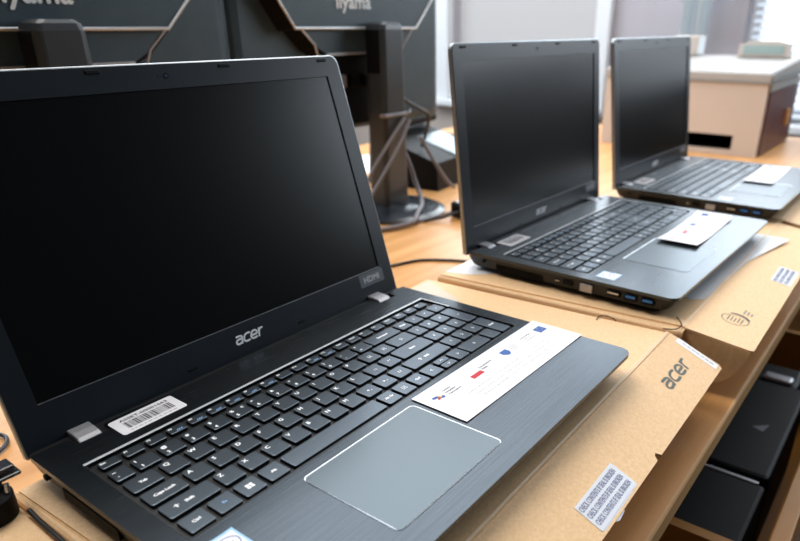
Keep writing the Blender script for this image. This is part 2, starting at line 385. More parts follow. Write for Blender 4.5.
def make_laptop(lid_angle):
    root = empty('laptop', (0, 0, 0))
    # ---- base case, a loft of rounded outlines
    b = MB(); i = 0
    def outl(ins, z, back=12, rf=12): return rrect(ins, W-ins*1.8, -D+ins*2.6, back-ins, rf, z, 6)
    b.loft([outl(16, -22.2, 8), outl(9, -20.8, 9), outl(4.2, -17, 10), outl(2.2, -10, 12), outl(.9, -5, 12), outl(.2, -2.6, 12)], 0, cap=(True, True))
    b.build('base_case', M['body'], root)
    # ---- deck plate with the keyboard opening and hinge notches
    bm = bmesh.new(); kx0, kx1, ky0, ky1 = 16.6, 366.0, -38.6, -150.2
    outer = []
    for k in range(7):
        a = R(270+90*k/6); outer.append((W-11+11*math.cos(a), -D+11+11*math.sin(a)))
    outer += [(W, -1), (W-1, 0)]
    for nx0, nx1 in ((331.5, 357.5), (25.5, 50)): outer += [(nx1, 0), (nx1, -11), (nx0, -11), (nx0, 0)]
    outer += [(1, 0), (0, -1)]
    for k in range(7):
        a = R(180+90*k/6); outer.append((11+11*math.cos(a), -D+11+11*math.sin(a)))
    hole = [(x, y) for x, y, z in rrect(kx0, kx1, ky1, ky0, 3, 0, 4)]
    def loop(pts, z):
        vs = [bm.verts.new((x*MM, y*MM, z*MM)) for x, y in pts]
        es = [bm.edges.new((vs[i], vs[(i+1) % len(vs)])) for i in range(len(vs))]; return vs, es
    vo, eo = loop(outer, 0); vh, eh = loop(hole, 0)
    bmesh.ops.triangle_fill(bm, use_beauty=True, use_dissolve=False, edges=eo+eh)
    bm.normal_update()
    for f in bm.faces:
        if f.normal.z < 0: f.normal_flip()
    vo2 = [bm.verts.new((x*MM, y*MM, -3.4*MM)) for x, y in outer]; vh2 = [bm.verts.new((x*MM, y*MM, -3.0*MM)) for x, y in hole]
    for i in range(len(vo)): j = (i+1) % len(vo); bm.faces.new((vo[j], vo[i], vo2[i], vo2[j]))
    for i in range(len(vh)): j = (i+1) % len(vh); bm.faces.new((vh[i], vh[j], vh2[j], vh2[i]))
    me = bpy.data.meshes.new('deck'); bm.to_mesh(me); bm.free(); me.materials.append(M['deck'])
    o = bpy.data.objects.new('deck', me); COL.objects.link(o); o.parent = root
    b = MB(); b.box(kx0, kx1, ky1, ky0, -4, KB); b.build('keyboard_well', M['well'], root)
    # ---- silver chamfer around the keyboard
    b = MB(); t = 1.4; h = .35
    b.box(kx0-t*.4, kx1+t*.4, ky0, ky0+t*1.7, -.3, h, bev=.25)
    b.box(kx1, kx1+t*.9, ky0-34, ky0+t*1.3, -.3, h, bev=.25)
    b.build('keyboard_trim', M['kbtrim'], root)
    b = MB()
    b.box(kx0-.7, kx0, ky1, ky0, -.3, .15); b.box(kx1, kx1+.7, ky1, ky0-34, -.3, .15); b.box(kx0, kx1, ky1-.7, ky1, -.3, .15)
    b.build('keyboard_rim', M['body'], root)
    # ---- keys
    ks = keyrow(); rest = MB()
    for n, k in enumerate(ks):
        if n in (17, 18, 19, 20): key_mesh(rest, k); continue
        cx, cy = (k[0]+k[1])/2, k[2]
        b = MB(); key_mesh(b, k, cx, cy); b.build('key', [M['key'], M['legend'], M['legendblue'], M['keyside']], root, (cx, cy, 0))
    tag(rest.build('navigation_keys', [M['key'], M['legend'], M['legendblue'], M['keyside']], root), kind='stuff')
    # ---- touchpad
    tx0, tx1, ty0, ty1 = 89.2, 197.4, -239.8, -161.2
    b = MB(); b.loft([rrect(tx0, tx1, ty0, ty1, 4, .02, 5), rrect(tx0+.1, tx1-.1, ty0+.1, ty1-.1, 4, .12, 5)], 0); tp = b.build('touchpad', M['pad'], root)
    b = MB(); ro = rrect(tx0-.65, tx1+.65, ty0-.65, ty1+.65, 4.4, .30, 5); ri = rrect(tx0+.1, tx1-.1, ty0+.1, ty1-.1, 3.7, .14, 5)
    n = len(ro); b.add(ro+ri+[(x, y, -.1) for x, y, z in ro], [[i, (i+1) % n, n+(i+1) % n, n+i] for i in range(n)]+[[2*n+i, 2*n+(i+1) % n, (i+1) % n, i] for i in range(n)])
    b.build('touchpad_trim', M['silver'], tp)
    # ---- hinge caps
    for hx0, hx1 in ((28.5, 44.0), (336.0, 352.0)):
        b = MB(); rs = []
        for x in (hx0, hx0+.6, hx1-.6, hx1):
            q = 0 if hx0 < x < hx1 else .6
            rs.append([(x, 12-q, -2), (x, 12-q, 1.4-q), (x, 2, 1.2-q), (x, -5+q, .4-q), (x, -8+q, -1.4), (x, -8.6+q, -3.2), (x, 0, -3.4)])
        b.loft(rs, 0, smooth=False); b.build('hinge_cap', M['hinge'], root)
    # ---- left side ports (x = 0 face), y and z in mm
    def port(name, y0, y1, z0, z1, m_, inner=None, xo=-.35, side=0):
        b = MB(); b.box(xo-.6, 4, min(y0, y1), max(y0, y1), z0, z1, bev=.5)
        p = b.build(name, m_, root)
        if inner:
            q = MB(); q.box(xo-1.1, xo-.5, min(y0, y1)+1.6, max(y0, y1)-1.6, z0+(z1-z0)*.45, z1-.9); q.build('tongue', inner, p)
    b = MB()
    for k in range(24): y = -36-2.7*k; b.box(1.2, 5.5, y-1.7, y, -17.5, -9)
    b.build('vent_slots', M['black'], root)
    port('lock_slot', -16, -20, -10, -6.5, M['black'])
    port('charge_light', -118, -124, -11, -9, M['silver'], xo=.2)
    port('card_reader', -128, -140, -13, -7, M['black'], xo=.3)
    port('network_port', -150, -165, -15.5, -6.8, M['hinge'])
    port('hdmi_port', -182, -198, -12.5, -7, M['black'], M['silver'])
    port('usb_port', -203, -217, -13, -6.5, M['black'], M['usb']); port('usb_port', -222, -236, -13, -6.5, M['black'], M['usb'])
    b = MB(); b.box(W-1, W+11, -27, -7, -9, -5.2, bev=1.2); b.build('side_latch', M['bezel'], root)
    for fx, fy in ((30, -20), (W-30, -20), (30, -232), (W-30, -232)):
        b = MB(); b.box(fx-14, fx+14, fy-5, fy+5, -23.4, -21.6, bev=.5); b.build('rubber_foot', M['black'], root)
    # ---- small sticker beside the touchpad
    b = MB(); b.poly([(14, -184), (36, -184), (36, -161), (14, -161)][::1], .05, .22, 0)
    b.add([(15.5, -182.5, .26), (34.5, -182.5, .26), (34.5, -163, .26), (15.5, -163, .26)], [[0,1,2,3]], 1)
    b.stroke(crom([(18, -172), (21, -166.5), (28, -165.5), (33, -169), (32, -175), (26, -179), (20, -178)], 4), .7, .30, 2)
    text(b, 'intel', 20.5, -174, .30, 4, 2)
    b.build('processor_sticker', [mat('sticker pale blue', (.35, .62, .92), .3), M['paper'], M['blue']], root)
    # ---- asset sticker with bar code
    b = MB(); b.loft([rrect(50, 99.5, -27, -3.6, 2, .05, 3), rrect(50, 99.5, -27, -3.6, 2, .25, 3)], 0)
    text(b, 'ASSET-00001663', 56.5, -9.8, .3, 3.3, 1, width=37, bold=.12)
    rnd = random.Random(8); x = 57.0
    while x < 93:
        wd = rnd.choice([.4, .4, .8, 1.2]); b.add([(x, -21, .3), (x+wd, -21, .3), (x+wd, -11.6, .3), (x, -11.6, .3)], [[0,1,2,3]], 1); x += wd+rnd.choice([.4, .5, .8])
    x = 57
    while x < 92:
        wd = rnd.choice([1.2, 2, 2.6]); b.stroke([(x, -24), (x+wd, -24)], .8, .3, 2); x += wd+1.6
    b.build('asset_sticker', [M['paper'], M['ink'], M['inklight']], root)
    # ---- lid, local frame: x across, y up the lid, z out of its face
    T = 241.7
    lid = MB(); back = lambda ins, z, r=9: rrect(ins, W-ins, -4+ins*.3, T-ins, r, z, 5, rb=1.5)
    lid.loft([back(3.5, -7.2), back(1, -6.4), back(0, -4.6)], 0, cap=(True, False)); lid.loft([back(0, -4.6), back(0, -.9), back(.5, -.35)], 1, cap=(False, False))
    xl, xr, b0 = W/2-172.1, W/2+172.1, 28.5
    # front frame around the display
    o_ = back(.5, -.35); n = len(o_); cur = [(x, y, 0) for x, y, z in back(1.3, 0, 8.6)]; lid.add(o_+cur, [[i, (i+1) % n, n+(i+1) % n, n+i] for i in range(n)], 1)
    L = MB()
    fr = [(0, xl, -3.6, T-1.3), (xr, W, -3.6, T-1.3)]
    # bezel as ring: match rounded outline to display corners
    inn = rrect(xl, xr, b0, b0+193.5, .4, 0, 5)
    lid.add(cur+inn, [[i, (i+1) % n, n+(i+1) % n, n+i] for i in range(n)], 2)
    inn2 = [(x, y, -1.3) for x, y, z in inn]
    lid.add(inn+inn2, [[i, (i+1) % n, n+(i+1) % n, n+i] for i in range(n)], 2)
    lo = lid.build('lid', [M['body'], M['rim'], M['bezel']], root, (0, 7.86, -2.38), (lid_angle, 0, 0))
    b = MB(); b.box(xl-.5, xr+.5, b0-.5, b0+194, -2.2, -1.2); b.build('screen', M['screen'], lo)
    b = MB(); b.box(xl, xr, b0-.45, b0-.05, -1.2, .12); b.build('screen_lower_lip', M['hinge'], lo)
    b = MB(); b.cyl((W/2, 231.6), 3.3, -.1, .12, 0); b.cyl((W/2, 231.6), 2.2, .12, .3, 1); b.cyl((W/2, 231.6), 1.0, .3, .4, 2); b.cyl((W/2-7, 231.6), .6, 0, .15, 1, 10)
    b.build('webcam', [M['bezel'], M['black'], mat('lens blue', (.06, .10, .22), .1)], lo)
    for bx in (21, 134, 247, 360):
        b = MB(); b.box(bx-5.4, bx+5.4, 235.6, 238.2, -.1, 1.0, bev=.4); b.build('rubber_bumper', M['black'], lo)
    for bx in (130, 246.5):
        b = MB(); b.box(bx-4, bx+4, 6.8, 8.6, -.1, .6, bev=.3); b.build('rubber_bumper', M['black'], lo)
    b = MB(); acer(b, 174.5, 10.6, .12, 28, 8.2); b.build('maker_logo', M['legend'], lo)
    b = MB(); b.loft([rrect(330.5, 366, 13.6, 27, .8, .03, 2), rrect(330.5, 366, 13.6, 27, .8, .22, 2)], 0)
    text(b, 'HDMI', 336, 17.3, .3, 6.2, 1, width=23, bold=.35); b.build('hdmi_sticker', [mat('sticker dark grey', (.10, .115, .13), .35), M['hinge']], lo)
    return root
lap1 = make_laptop(R(73.17)); lap1.location.z = .0001
tag(lap1, 'black open laptop nearest the camera, blank screen, paper strip lying across its palm rest', 'laptop', 'open laptops standing in a row')
lap2 = copy_tree(lap1); lap2.location = (.5243, .0065, .0001); lap2.rotation_euler.z = R(-1.2)
tag(lap2, 'middle one of the three black open laptops, its ported left side showing', 'laptop', 'open laptops standing in a row')
lap3 = copy_tree(lap1); lap3.location = (.9784, .0002, .0001); lap3.rotation_euler.z = R(-.95)
tag(lap3, 'farthest black open laptop, standing in front of the beige printer', 'laptop', 'open laptops standing in a row')
for lp, a in ((lap2, 84.0), (lap3, 82.6)):
    for c in kids(lp):
        if c.name.startswith('lid'): c.rotation_euler.x = R(a)

# ------------------------------------------------------------------ information strips lying on the laptops
def info_strip(name_loc, rz, wx, wy, lift, label, wave=0):
    o = empty('paper_strip', name_loc, rz); mb = MB(); n = 14
    f = lambda u: lift*(abs(2*u-1)**3)+wave*math.sin(u*3.1)
    vs = []; fs = []
    for k in range(n+1):
        u = k/n; x = u*wx; z = f(u)+.15
        vs += [(x, 0, z), (x, wy, z), (x, 0, z+.2), (x, wy, z+.2)]
    for k in range(n):
        a = 4*k; c = a+4; fs += [[a, a+1, c+1, c], [a+2, c+2, c+3, a+3], [a, c, c+2, a+2], [a+1, a+3, c+3, c+1]]
    fs += [[0, 2, 3, 1], [4*n, 4*n+1, 4*n+3, 4*n+2]]
    mb.add(vs, fs); mb.build('sheet', M['paper'], o)
    p = MB(); n0 = len(p.v)
    sx = wx/172.0; sy = wy/52.0; zz = .42
    # first mark: red and blue ribbon
    p.stroke([(10*sx, 38.5*sy), (13*sx, 38*sy)], 3*sy, zz, 2); p.stroke([(15*sx, 35.5*sy), (17*sx, 35*sy)], 3.4*sy, zz, 2); p.stroke([(12*sx, 35*sy), (14*sx, 36*sy)], 2.2*sy, zz, 1); p.stroke([(14.5*sx, 38*sy), (15.5*sx, 36*sy)], 2, zz, 3)
    for i, l in enumerate(('Fundusze', 'Europejskie', 'Program Regionalny')): text(p, l, 22*sx, (39.5-3.3*i)*sy, zz, 1.9 if i < 2 else 1.4, 0, bold=.05)
    # red and white flag
    p.add([(52*sx, 36*sy, zz), (65*sx, 36*sy, zz), (65*sx, 41*sy, zz), (52*sx, 41*sy, zz)], [[0,1,2,3]], 5)
    p.add([(52*sx, 31.5*sy, zz), (66*sx, 31.5*sy, zz), (66*sx, 36.5*sy, zz), (52*sx, 36.5*sy, zz)], [[0,1,2,3]], 1)
    for i, l in enumerate(('Rzeczpospolita', 'Polska')): text(p, l, 68*sx, (38.5-3.6*i)*sy, zz, 2.2, 0, bold=.06)
    # blue crest
    cr = [(99*sx, 41*sy), (108*sx, 41*sy), (108.5*sx, 36*sy), (106*sx, 33*sy), (103.5*sx, 31.5*sy), (101*sx, 33*sy), (98.5*sx, 36*sy)]
    p.add([(x, y, zz) for x, y in cr[::-1]], [list(range(7))[::-1]], 2)
    for i in range(3): p.stroke([(111*sx, (39.5-2.6*i)*sy), ((122-i*1.5)*sx, (39.5-2.6*i)*sy)], .7, zz, 4)
    for i, l in enumerate(('Unia Europejska', 'Europejski Fundusz', 'Rozwoju Regionalnego')): text(p, l, 131*sx, (39.5-3.1*i)*sy, zz, 1.9 if i == 0 else 1.3, 0 if i == 0 else 4, bold=.04)
    p.add([(154*sx, 32*sy, zz), (165*sx, 32*sy, zz), (165*sx, 41.5*sy, zz), (154*sx, 41.5*sy, zz)], [[0,1,2,3]], 2)
    for k in range(12):
        a = k*math.pi/6; p.stroke([(159.5*sx+3.1*math.cos(a), 36.8*sy+3.1*math.sin(a)), (159.6*sx+3.1*math.cos(a), 36.8*sy+3.1*math.sin(a))], .6, zz, 3)
    for i, l in enumerate(('Zakup dofinansowany w ramach realizacji projektu pn. \u201eCyfrowa szko\u0142a \u2013 wsparcie', 'uczni\u00f3w w zdalnym nauczaniu\u201d wsp\u00f3\u0142finansowanego ze \u015brodk\u00f3w Europejskiego Funduszu', 'Rozwoju Regionalnego w ramach Programu Operacyjnego Polska Cyfrowa')):
        text(p, l, 32*sx+i*3, (21.5-5.4*i)*sy, zz, 1.9, 4, width=(116-i*5)*sx)
    # follow the bend of the sheet
    p.v = [(x, y, z+f(min(max(x/wx, 0), 1))-lift*0) for x, y, z in p.v]
    p.build('printed_text', [M['ink'], M['red'], M['blue'], M['yellow'], M['inklight'], M['paper']], o)
    return tag(o, label, 'paper', 'information strips on the laptops')
info_strip((202.0, -207.6, .35), R(-.9), 181, 51.5, 0.4, 'long white information strip with small logos lying on the nearest laptop')
for c in []: pass
info_strip((705, -216, .8), R(.2), 174, 52, 3.5, 'white information strip with curled ends on the middle laptop, topmost of two')
o = empty('paper_strip', (704.5, -217.5, -.7), R(.8)); mb = MB(); mb.box(0, 160, 0, 53, .1, .4); mb.build('sheet', mat('greyish paper', (.42, .40, .42), .6), o)
tag(o, 'greyer paper strip half hidden under the white strip on the middle laptop', 'paper', 'information strips on the laptops')
info_strip((1150, -212, .3), R(.6), 176, 50, 3.0, 'white information strip on the farthest laptop by its touchpad')

# ------------------------------------------------------------------ cardboard boxes under the laptops
def make_box(BL, BR, FR, FL, drop, flen, label):
    """corner points of the box top (mm), top at z 0, body runs down to the desk"""
    H = 64.6; ctr = Vector(((BL[0]+FR[0])/2, (BL[1]+FR[1])/2))
    root = empty('cardboard_box', (ctr.x, ctr.y, -25.2)); tag(root, label, 'cardboard box', 'laptop boxes lying under the laptops')
    q = [Vector(p)-ctr for p in (BL, BR, FR, FL)]
    def ring(ix, z):
        out = []
        for k, p in enumerate(q):
            sx = -1 if k in (1, 2) else 1
            out.append((p.x+sx*ix, p.y, z))
        return out[::-1]
    b = MB(); b.loft([ring(0, -H), ring(0, -4), ring(.8, -1.4), ring(2.6, 0)]); b.build('box_body', M['card'], root)
    l0, l1, l2, l3 = q
    b = MB(); pl = [(l3.x+13, l3.y+.5), (l2.x-4, l2.y+.5), (l1.x-4, l1.y-2), (l0.x+4, l0.y-2)]
    b.poly(pl, -.1, 1.5); b.build('lid_panel', M['card'], root)
    b = MB(); b.poly([(l3.x+11.6, l3.y+6), (l3.x+13.05, l3.y+6), (l0.x+4.05, l0.y-2), (l0.x+2.9, l0.y-2)], -.1, .3); b.build('fold_gap', M['carddark'], root)
    # front flap hinged at the crease
    xa = l3.x+11; xb = l2.x-1; n = lambda x: x-xa
    e = flen; wf = xb-xa; nt = wf*.63
    outline = [(0, 0), (wf, 0), (wf+.2, -6), (wf-4.5, -e+4), (wf-8.5, -e), (nt, -e), (nt-2.5, -e+4.5), (nt-6, -e+3.5), (nt-9, -e), (3, -e), (1.2, -e+4)]
    b = MB(); b.poly(outline[::-1], -1.4, 1.0)
    fl = b.build('front_flap', M['card'], root, (xa, (l2.y+l3.y)/2+.6, .5), (drop, 0, math.atan2(l2.y-l3.y, l2.x-l3.x)))
    b = MB(); b.box(1, wf-1, -1.1, 1.1, .4, 1.5, bev=.4); b.build('crease', mat('crease', (.80, .60, .40), .5), fl)
    # side ear of the flap hanging down at its left end
    pts = [(-2, -1), (-e+2, -1)]+[(-e+2+30*(k/6)**1.6, -1-46*math.sin(R(90)*k/6)) for k in range(1, 7)]+[(-14, -42), (-3, -32)]
    b = MB()
    b.loft([[(.6-.05*abs(z), y, z) for y, z in pts], [(2.4-.05*abs(z), y, z) for y, z in pts]], 0); b.build('flap_ear', M['carddark'], fl)
    return root, fl
box1, flap1 = make_box((-14, 8), (469, 33), (491, -259), (-10, -264), R(19.0), 62, 'cardboard laptop box under the nearest laptop, its front flap printed in dark letters')
box2, flap2 = make_box((485, 30), (972, 48), (994, -262), (500, -268), R(7.5), 71, 'cardboard laptop box under the middle laptop, its flap printed with a round mark')
box3, flap3 = make_box((988, 38), (1475, 50), (1495, -258), (1004, -262), R(9.0), 66, 'cardboard laptop box under the farthest laptop at the right edge')
box0, flap0 = make_box((-510, 44), (-15.2, 50), (-15.5, -268), (-513, -274), R(16.0), 60, 'cardboard box at the lower left beside the black plug')
# printing and labels, laid in flap coordinates
b = MB(); acer(b, 397, -38.5, 1.15, 57, 12.5, t=2.7)
b.build('word_mark', M['print'], flap1)
def seal(fl, x, y):
    b = MB(); b.loft([[(x, y, 1.05), (x+61, y, 1.05), (x+63, y+23, 1.05), (x+2, y+23, 1.05)], [(x, y, 1.35), (x+61, y, 1.35), (x+63, y+23, 1.35), (x+2, y+23, 1.35)]])
    tx = mat('seal ink', (.22, .24, .38), .6)
    for i in range(3): text(b, 'CHECK CONTENTS IF SEAL IS BROKEN', x+3, y+16.2-6.6*i, 1.42, 4.6, 1, width=55, bold=.12)
    # torn lower edge hanging over
    tear = [(x, y), (x+6, y-3.5), (x+12, y-1.5), (x+20, y-5), (x+30, y-4), (x+34, y-1.5), (x+44, y-3), (x+52, y-.5), (x+60, y-1), (x+61, y+1)]
    b.loft([[(p, q, 1.05-.25*max(0, y-q)) for p, q in tear], [(p, q, 1.3-.25*max(0, y-q)) for p, q in tear]])
    b.build('seal_label', [mat('seal label white', (.72, .75, .82), .4), tx], fl)
seal(flap1, 201, -59); seal(flap2, 214, -66)
b = MB(); lab = [(472, -58), (482.5, -58), (489, -12), (479, -12)]
b.loft([[(x, y, 1.05) for x, y in lab], [(x, y, 1.3) for x, y in lab]])
xf = Matrix.Translation(Vector((478.2, -54, 0))) @ Matrix.Rotation(R(81.5), 4, 'Z')
[b.stroke([(1+5.2*i, 0), (4+5.2*i, 0)], 1.5, 1.4, 1, xf) for i in range(7)]
b.build('address_label', [M['paper'], M['inklight']], flap1)
b = MB(); b.stroke([(197+10, -36), (197+8, -55)], .7, 1.05, 0); b.build('slit', M['black'], flap1)
b = MB(); n = 28
b.stroke([(62+13*math.cos(2*math.pi*k/n), -38+14*math.sin(2*math.pi*k/n)) for k in range(n+1) if not 1 <= k % n <= 4], 1.0, 1.15)
b.stroke([(62+16*math.cos(R(a)), -38+15*math.sin(R(a))) for a in range(-60, 30, 8)], 2.8, 1.2)
for i in range(5): b.stroke([(55.5+i % 2, -31-3.6*i), (68.5-i % 3, -31-3.6*i)], 1.3, 1.15)
[b.stroke([(84, -42-4*i), (96-3*i, -42-4*i)], 2.0, 1.15, 1) for i in range(3)]
b.build('recycling_mark', [M['print'], M['printlight']], flap2)
# dark cracks along torn paper edges between the boxes, drawn as thin tubes
def curl(pts, r, label):
    b = MB(); b.tube(crom([Vector(p) for p in pts], 5), r, n=6); return b
b = curl([(478-494+494, -190, -23), (0, 0, 0)][:0] or [(474, -186, -23.4), (482, -187, -21.5), (486, -196, -21.8), (483, -204, -23.0)], .55, '')
tag(b.build('torn_crack', M['black']), 'short dark curled thread between the nearest and middle boxes', 'crack')
b = curl([(493, -250, -23.4), (498, -262, -22.4), (512, -263, -22), (530, -252, -22.6)], .6, '')
tag(b.build('torn_crack', M['black']), 'dark curled thread at the corner where the two boxes meet', 'crack')
# paper sheets and a pale patch on the boxes
def sheet(pts, z, label, m_, name='paper_sheet', t=.15):
    b = MB(); b.poly(pts, z, z+t); return tag(b.build(name, m_), label, 'paper')
M['sheet'] = mat('off white sheet', (.82, .82, .84), .45)
sheet([(509, -2), (547, -46), (585, -46), (610, 29), (500, 29)], -23.6, 'off white paper corner peeking out at the rear left of the middle laptop', M['sheet'])
sheet([(590, -250), (600, -261), (763, -267), (903, -292), (910, -255), (890, -210), (600, -215)], -23.6, 'off white sheet sticking out under the front edge of the middle laptop', M['sheet'])
sheet([(392, -20), (432, -42), (462, 26), (400, 24), (380, 10)], -23.6, 'pale patch at the rear right corner of the nearest laptop', mat('cream patch', (.66, .56, .44), .6))  # flat cream shape on the box top

# ------------------------------------------------------------------ monitors seen from behind
def make_monitor(cx, textx, postx, label, textz=283):
    o = empty('monitor', (cx, 447, DZ)); tag(o, label, 'monitor', 'monitors seen from behind')
    ox, oy, oz = cx, 447, DZ
    def P(x, y, z): return (x-ox, y-oy, z-oz)
    hw = 273
    # thin outer housing with softly curved back edge
    b = MB(); rs = []
    for ins, y in ((0, 540), (0, 528), (4, 520), (16, 516)):
        rs.append([P(x, y, z) for x, z, _ in rrect(cx-hw+ins, cx+hw-ins, 68+ins, 392-ins, 8, 0, 4)])
    b.loft(rs, 0, smooth=False); b.build('housing', M['iiy'], o)
    b = MB(); b.box(-hw+12, hw-12, 538-oy, 543-oy, 80-oz, 380-oz); b.build('screen', M['screen'], o)
    # raised upper bulge, the highlight along its lower edge painted pale
    def ring(pts, y): return [P(cx+a, y, z) for a, z in pts]
    up_ = [(-172, 251), (150, 251), (232, 330), (232, 380), (-232, 380), (-232, 330)]
    lowp = [(-180, 246), (158, 246), (242, 328), (242, 384), (-242, 384), (-242, 328)]
    b = MB(); b.loft([ring(lowp, 517), ring(up_, 482)], 1, cap=(True, False)); b.add(ring(up_, 482), [list(range(6))], 0); b.build('back_bulge', [M['iiy'], M['chair']], o)  # chamfer faces painted matte black in place of shade
    b = MB(); b.tube([P(cx-232, 481, 332), P(cx-172, 481, 250.5), P(cx+150, 481, 250.5), P(cx+232, 481, 332)], 2.3, n=8); b.build('ridge', M['iiyglint'], o)
    lo = [(-95, 208), (95, 208), (120, 222), (152, 250), (-152, 250), (-120, 222)]
    b = MB(); b.loft([ring([(a*1.15, z-(6 if z < 240 else 0)) for a, z in lo], 517), ring(lo, 490)], 1, cap=(True, False)); b.add(ring(lo, 490), [list(range(6))], 0); b.build('lower_bulge', [M['iiy'], M['chair']], o)  # chamfer darkened the same way, shade put into its colour
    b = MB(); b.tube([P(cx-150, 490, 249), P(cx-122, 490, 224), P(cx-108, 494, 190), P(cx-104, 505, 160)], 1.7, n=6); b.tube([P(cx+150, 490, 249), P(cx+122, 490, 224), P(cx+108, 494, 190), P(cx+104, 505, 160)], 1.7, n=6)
    b.box(-95, 95, 487-oy, 491-oy, 206-oz, 210-oz); b.build('lower_ridge', M['iiyglint'], o)  # pale bar paints the highlight on the lower shelf
    b = MB(); b.box(-100, 36, 498-oy, 518-oy, 80-oz, 206-oz, bev=3); b.build('connector_bay', M['black'], o)
    for k in range(3):
        b = MB(); b.box(-70+34*k, -50+34*k, 488-oy, 500-oy, 150-oz, 172-oz, bev=1.5); b.build('plug', M['black'] if k else M['cablegrey'], o)
    # lettering
    xf = Matrix.Translation(Vector((textx-ox, 480.5-oy, textz-oz))) @ Matrix.Rotation(R(90), 4, 'X')
    b = MB(); text(b, 'iiyama', 0, 0, 0, 23, 0, width=90, xf=xf, bold=1.0, center=True); b.build('maker_logo', M['logo'], o)
    # stand
    b = MB(); rs = []
    px = postx
    def pr(z, ins=0, sk=0): return [(a-ox, c-oy, z-oz) for a, c, _ in rrect(px-27+ins-sk, px+34-ins+sk, 430+ins*.6, 478-ins*.6, 9, 0, 4)]
    b.loft([pr(-84, 0, 6), pr(60, 0, 2), pr(249), pr(257, 2.5), pr(261, 8)], 0, smooth=False); b.build('post', M['post'], o)
    b = MB(); b.loft([[(x-ox, y-oy, z-oz) for x, y, z in [(px-27.8, 440, -70), (px-27.8, 472, -70), (px-27.8, 472, 248), (px-27.8, 440, 248)]], [(x-ox, y-oy, z-oz) for x, y, z in [(px-26, 440, -70), (px-26, 472, -70), (px-26, 472, 248), (px-26, 440, 248)]]], 0); b.build('post_dark_side', M['postside'], o)  # left side of the post set near-black
    b = MB(); b.cyl((px-ox-3, 0), 112, .2, 5, n=48, r2=112); b.cyl((px-ox-3, 0), 112, 5, 10, n=48, r2=100); b.cyl((px-ox-3, 0), 60, 10, 14, n=36, r2=40); b.build('base', M['blackgloss'], o)
    b = MB(); b.box(px-ox-36, px-ox+36, 424-oy, 440-oy, 96-oz, 103-oz, bev=2.5); b.tube([(px-ox+34, 424-oy, 99-oz), (px-ox+42, 428-oy, 104-oz), (px-ox+44, 436-oy, 99-oz), (px-ox+36, 440-oy, 95-oz)], 2.6, n=6); b.build('cable_clip', M['cablegrey'], o)
    return o
make_monitor(867, 838, 884, 'black monitor back view behind the middle of the row, round foot in full view')
make_monitor(312, 291, 287, 'black monitor back view directly behind the nearest laptop, upper left', 279)

# ------------------------------------------------------------------ cables and small things behind
def cable(pts, r, label, m_=None, name='cable', cat='cable', n=7):
    b = MB(); b.tube(crom([Vector(p) for p in pts], 6), r, n=n); return tag(b.build(name, m_ or M['cable']), label, cat)
cable([(560, 235, DZ+2.6), (621, 215, DZ+2.6), (662, 198, DZ+2.6), (690, 160, DZ+2.6), (712, 120, DZ+2.6), (760, 90, DZ+2.6)], 2.4, 'thin black cable running across the bare desk between the first two laptops')
cable([(690, 380, DZ+2.4), (757, 352, DZ+2.4), (842, 338, DZ+2.4), (950, 333, DZ+2.4), (1030, 300, DZ+2.4)], 1.8, 'thin brown cable lying on the desk before the round monitor foot', M['dirty'])
cable([(930, 470, 60), (934, 440, 0), (937, 425, -40), (915, 392, -70), (850, 352, -74), (800, 335, -82), (700, 380, -86)], 4.6, 'thick grey cable curving down past the monitor foot', M['cablegrey'])
cable([(905, 424, 92), (862, 421, 60), (800, 424, 0), (770, 430, -50), (740, 440, -86)], 3.2, 'grey cable hanging from the post clip, left of the pair', M['cablegrey'])
cable([(916, 420, 88), (880, 415, 50), (826, 412, 0), (780, 418, -50), (745, 425, -86)], 3.2, 'grey cable hanging from the post clip, right of the pair', M['cablegrey'])
cable([(985, 512, 160), (990, 500, 120), (1040, 500, 95), (1085, 505, 75), (1100, 520, 40), (1105, 540, 0)], 4.0, 'black cable looping under the corner of the monitor')
# black telephone-like device beyond the monitor foot
o = empty('desk_phone', (1185, 565, DZ), R(8)); tag(o, 'black desk phone with glossy sloping top beside the monitor foot', 'phone')
b = MB(); b.loft([[(-125, -80, .2), (115, -80, .2), (115, 110, .2), (-125, 110, .2)], [(-120, -75, 62), (110, -75, 62), (110, 105, 120), (-120, 105, 120)]]); b.build('phone_body', M['black'], o)
b = MB(); b.loft([[(-15, -70, 64.4), (106, -70, 64.4), (106, 40, 98), (-15, 40, 98)], [(-15, -70, 66), (106, -70, 66), (106, 40, 99.6), (-15, 40, 99.6)]]); b.build('face_reflection', mat('phone top reflection', (.13, .18, .20), .3, spec=.5), o)  # pale colour paints the light reflected by the sloping top
b = MB(); b.box(-60, 120, 55, 95, 122, 142, bev=6); b.build('handset', M['black'], o)
b = MB(); b.box(116, 140, -60, 100, .2, 90, bev=3); b.build('side_housing', M['dirty'], o)
# small black box on the desk near the middle laptop
o = empty('adapter', (952, 275, DZ), R(-20)); tag(o, 'small black power adapter on the desk behind the middle laptop', 'adapter')
b = MB(); b.box(-50, 75, -32, 32, 0.2, 30, bev=4); b.build('adapter_body', M['black'], o)
b = MB(); b.box(-42, 40, -24, 24, 30, 30.6); b.build('adapter_label', M['sheet'], o)
b = MB(); b.tube([(-50, 0, 15), (-66, 0, 14), (-84, 6, 8), (-120, 20, 3)], 3, n=7); b.build('adapter_lead', M['cable'], o)
# plug connector near the phone
cable([(1010, 470, 40), (1040, 450, -20), (1064, 436, -60), (1080, 428, -76)], 4.0, 'grey patch cable with plug in front of the desk phone', M['cablegrey'])
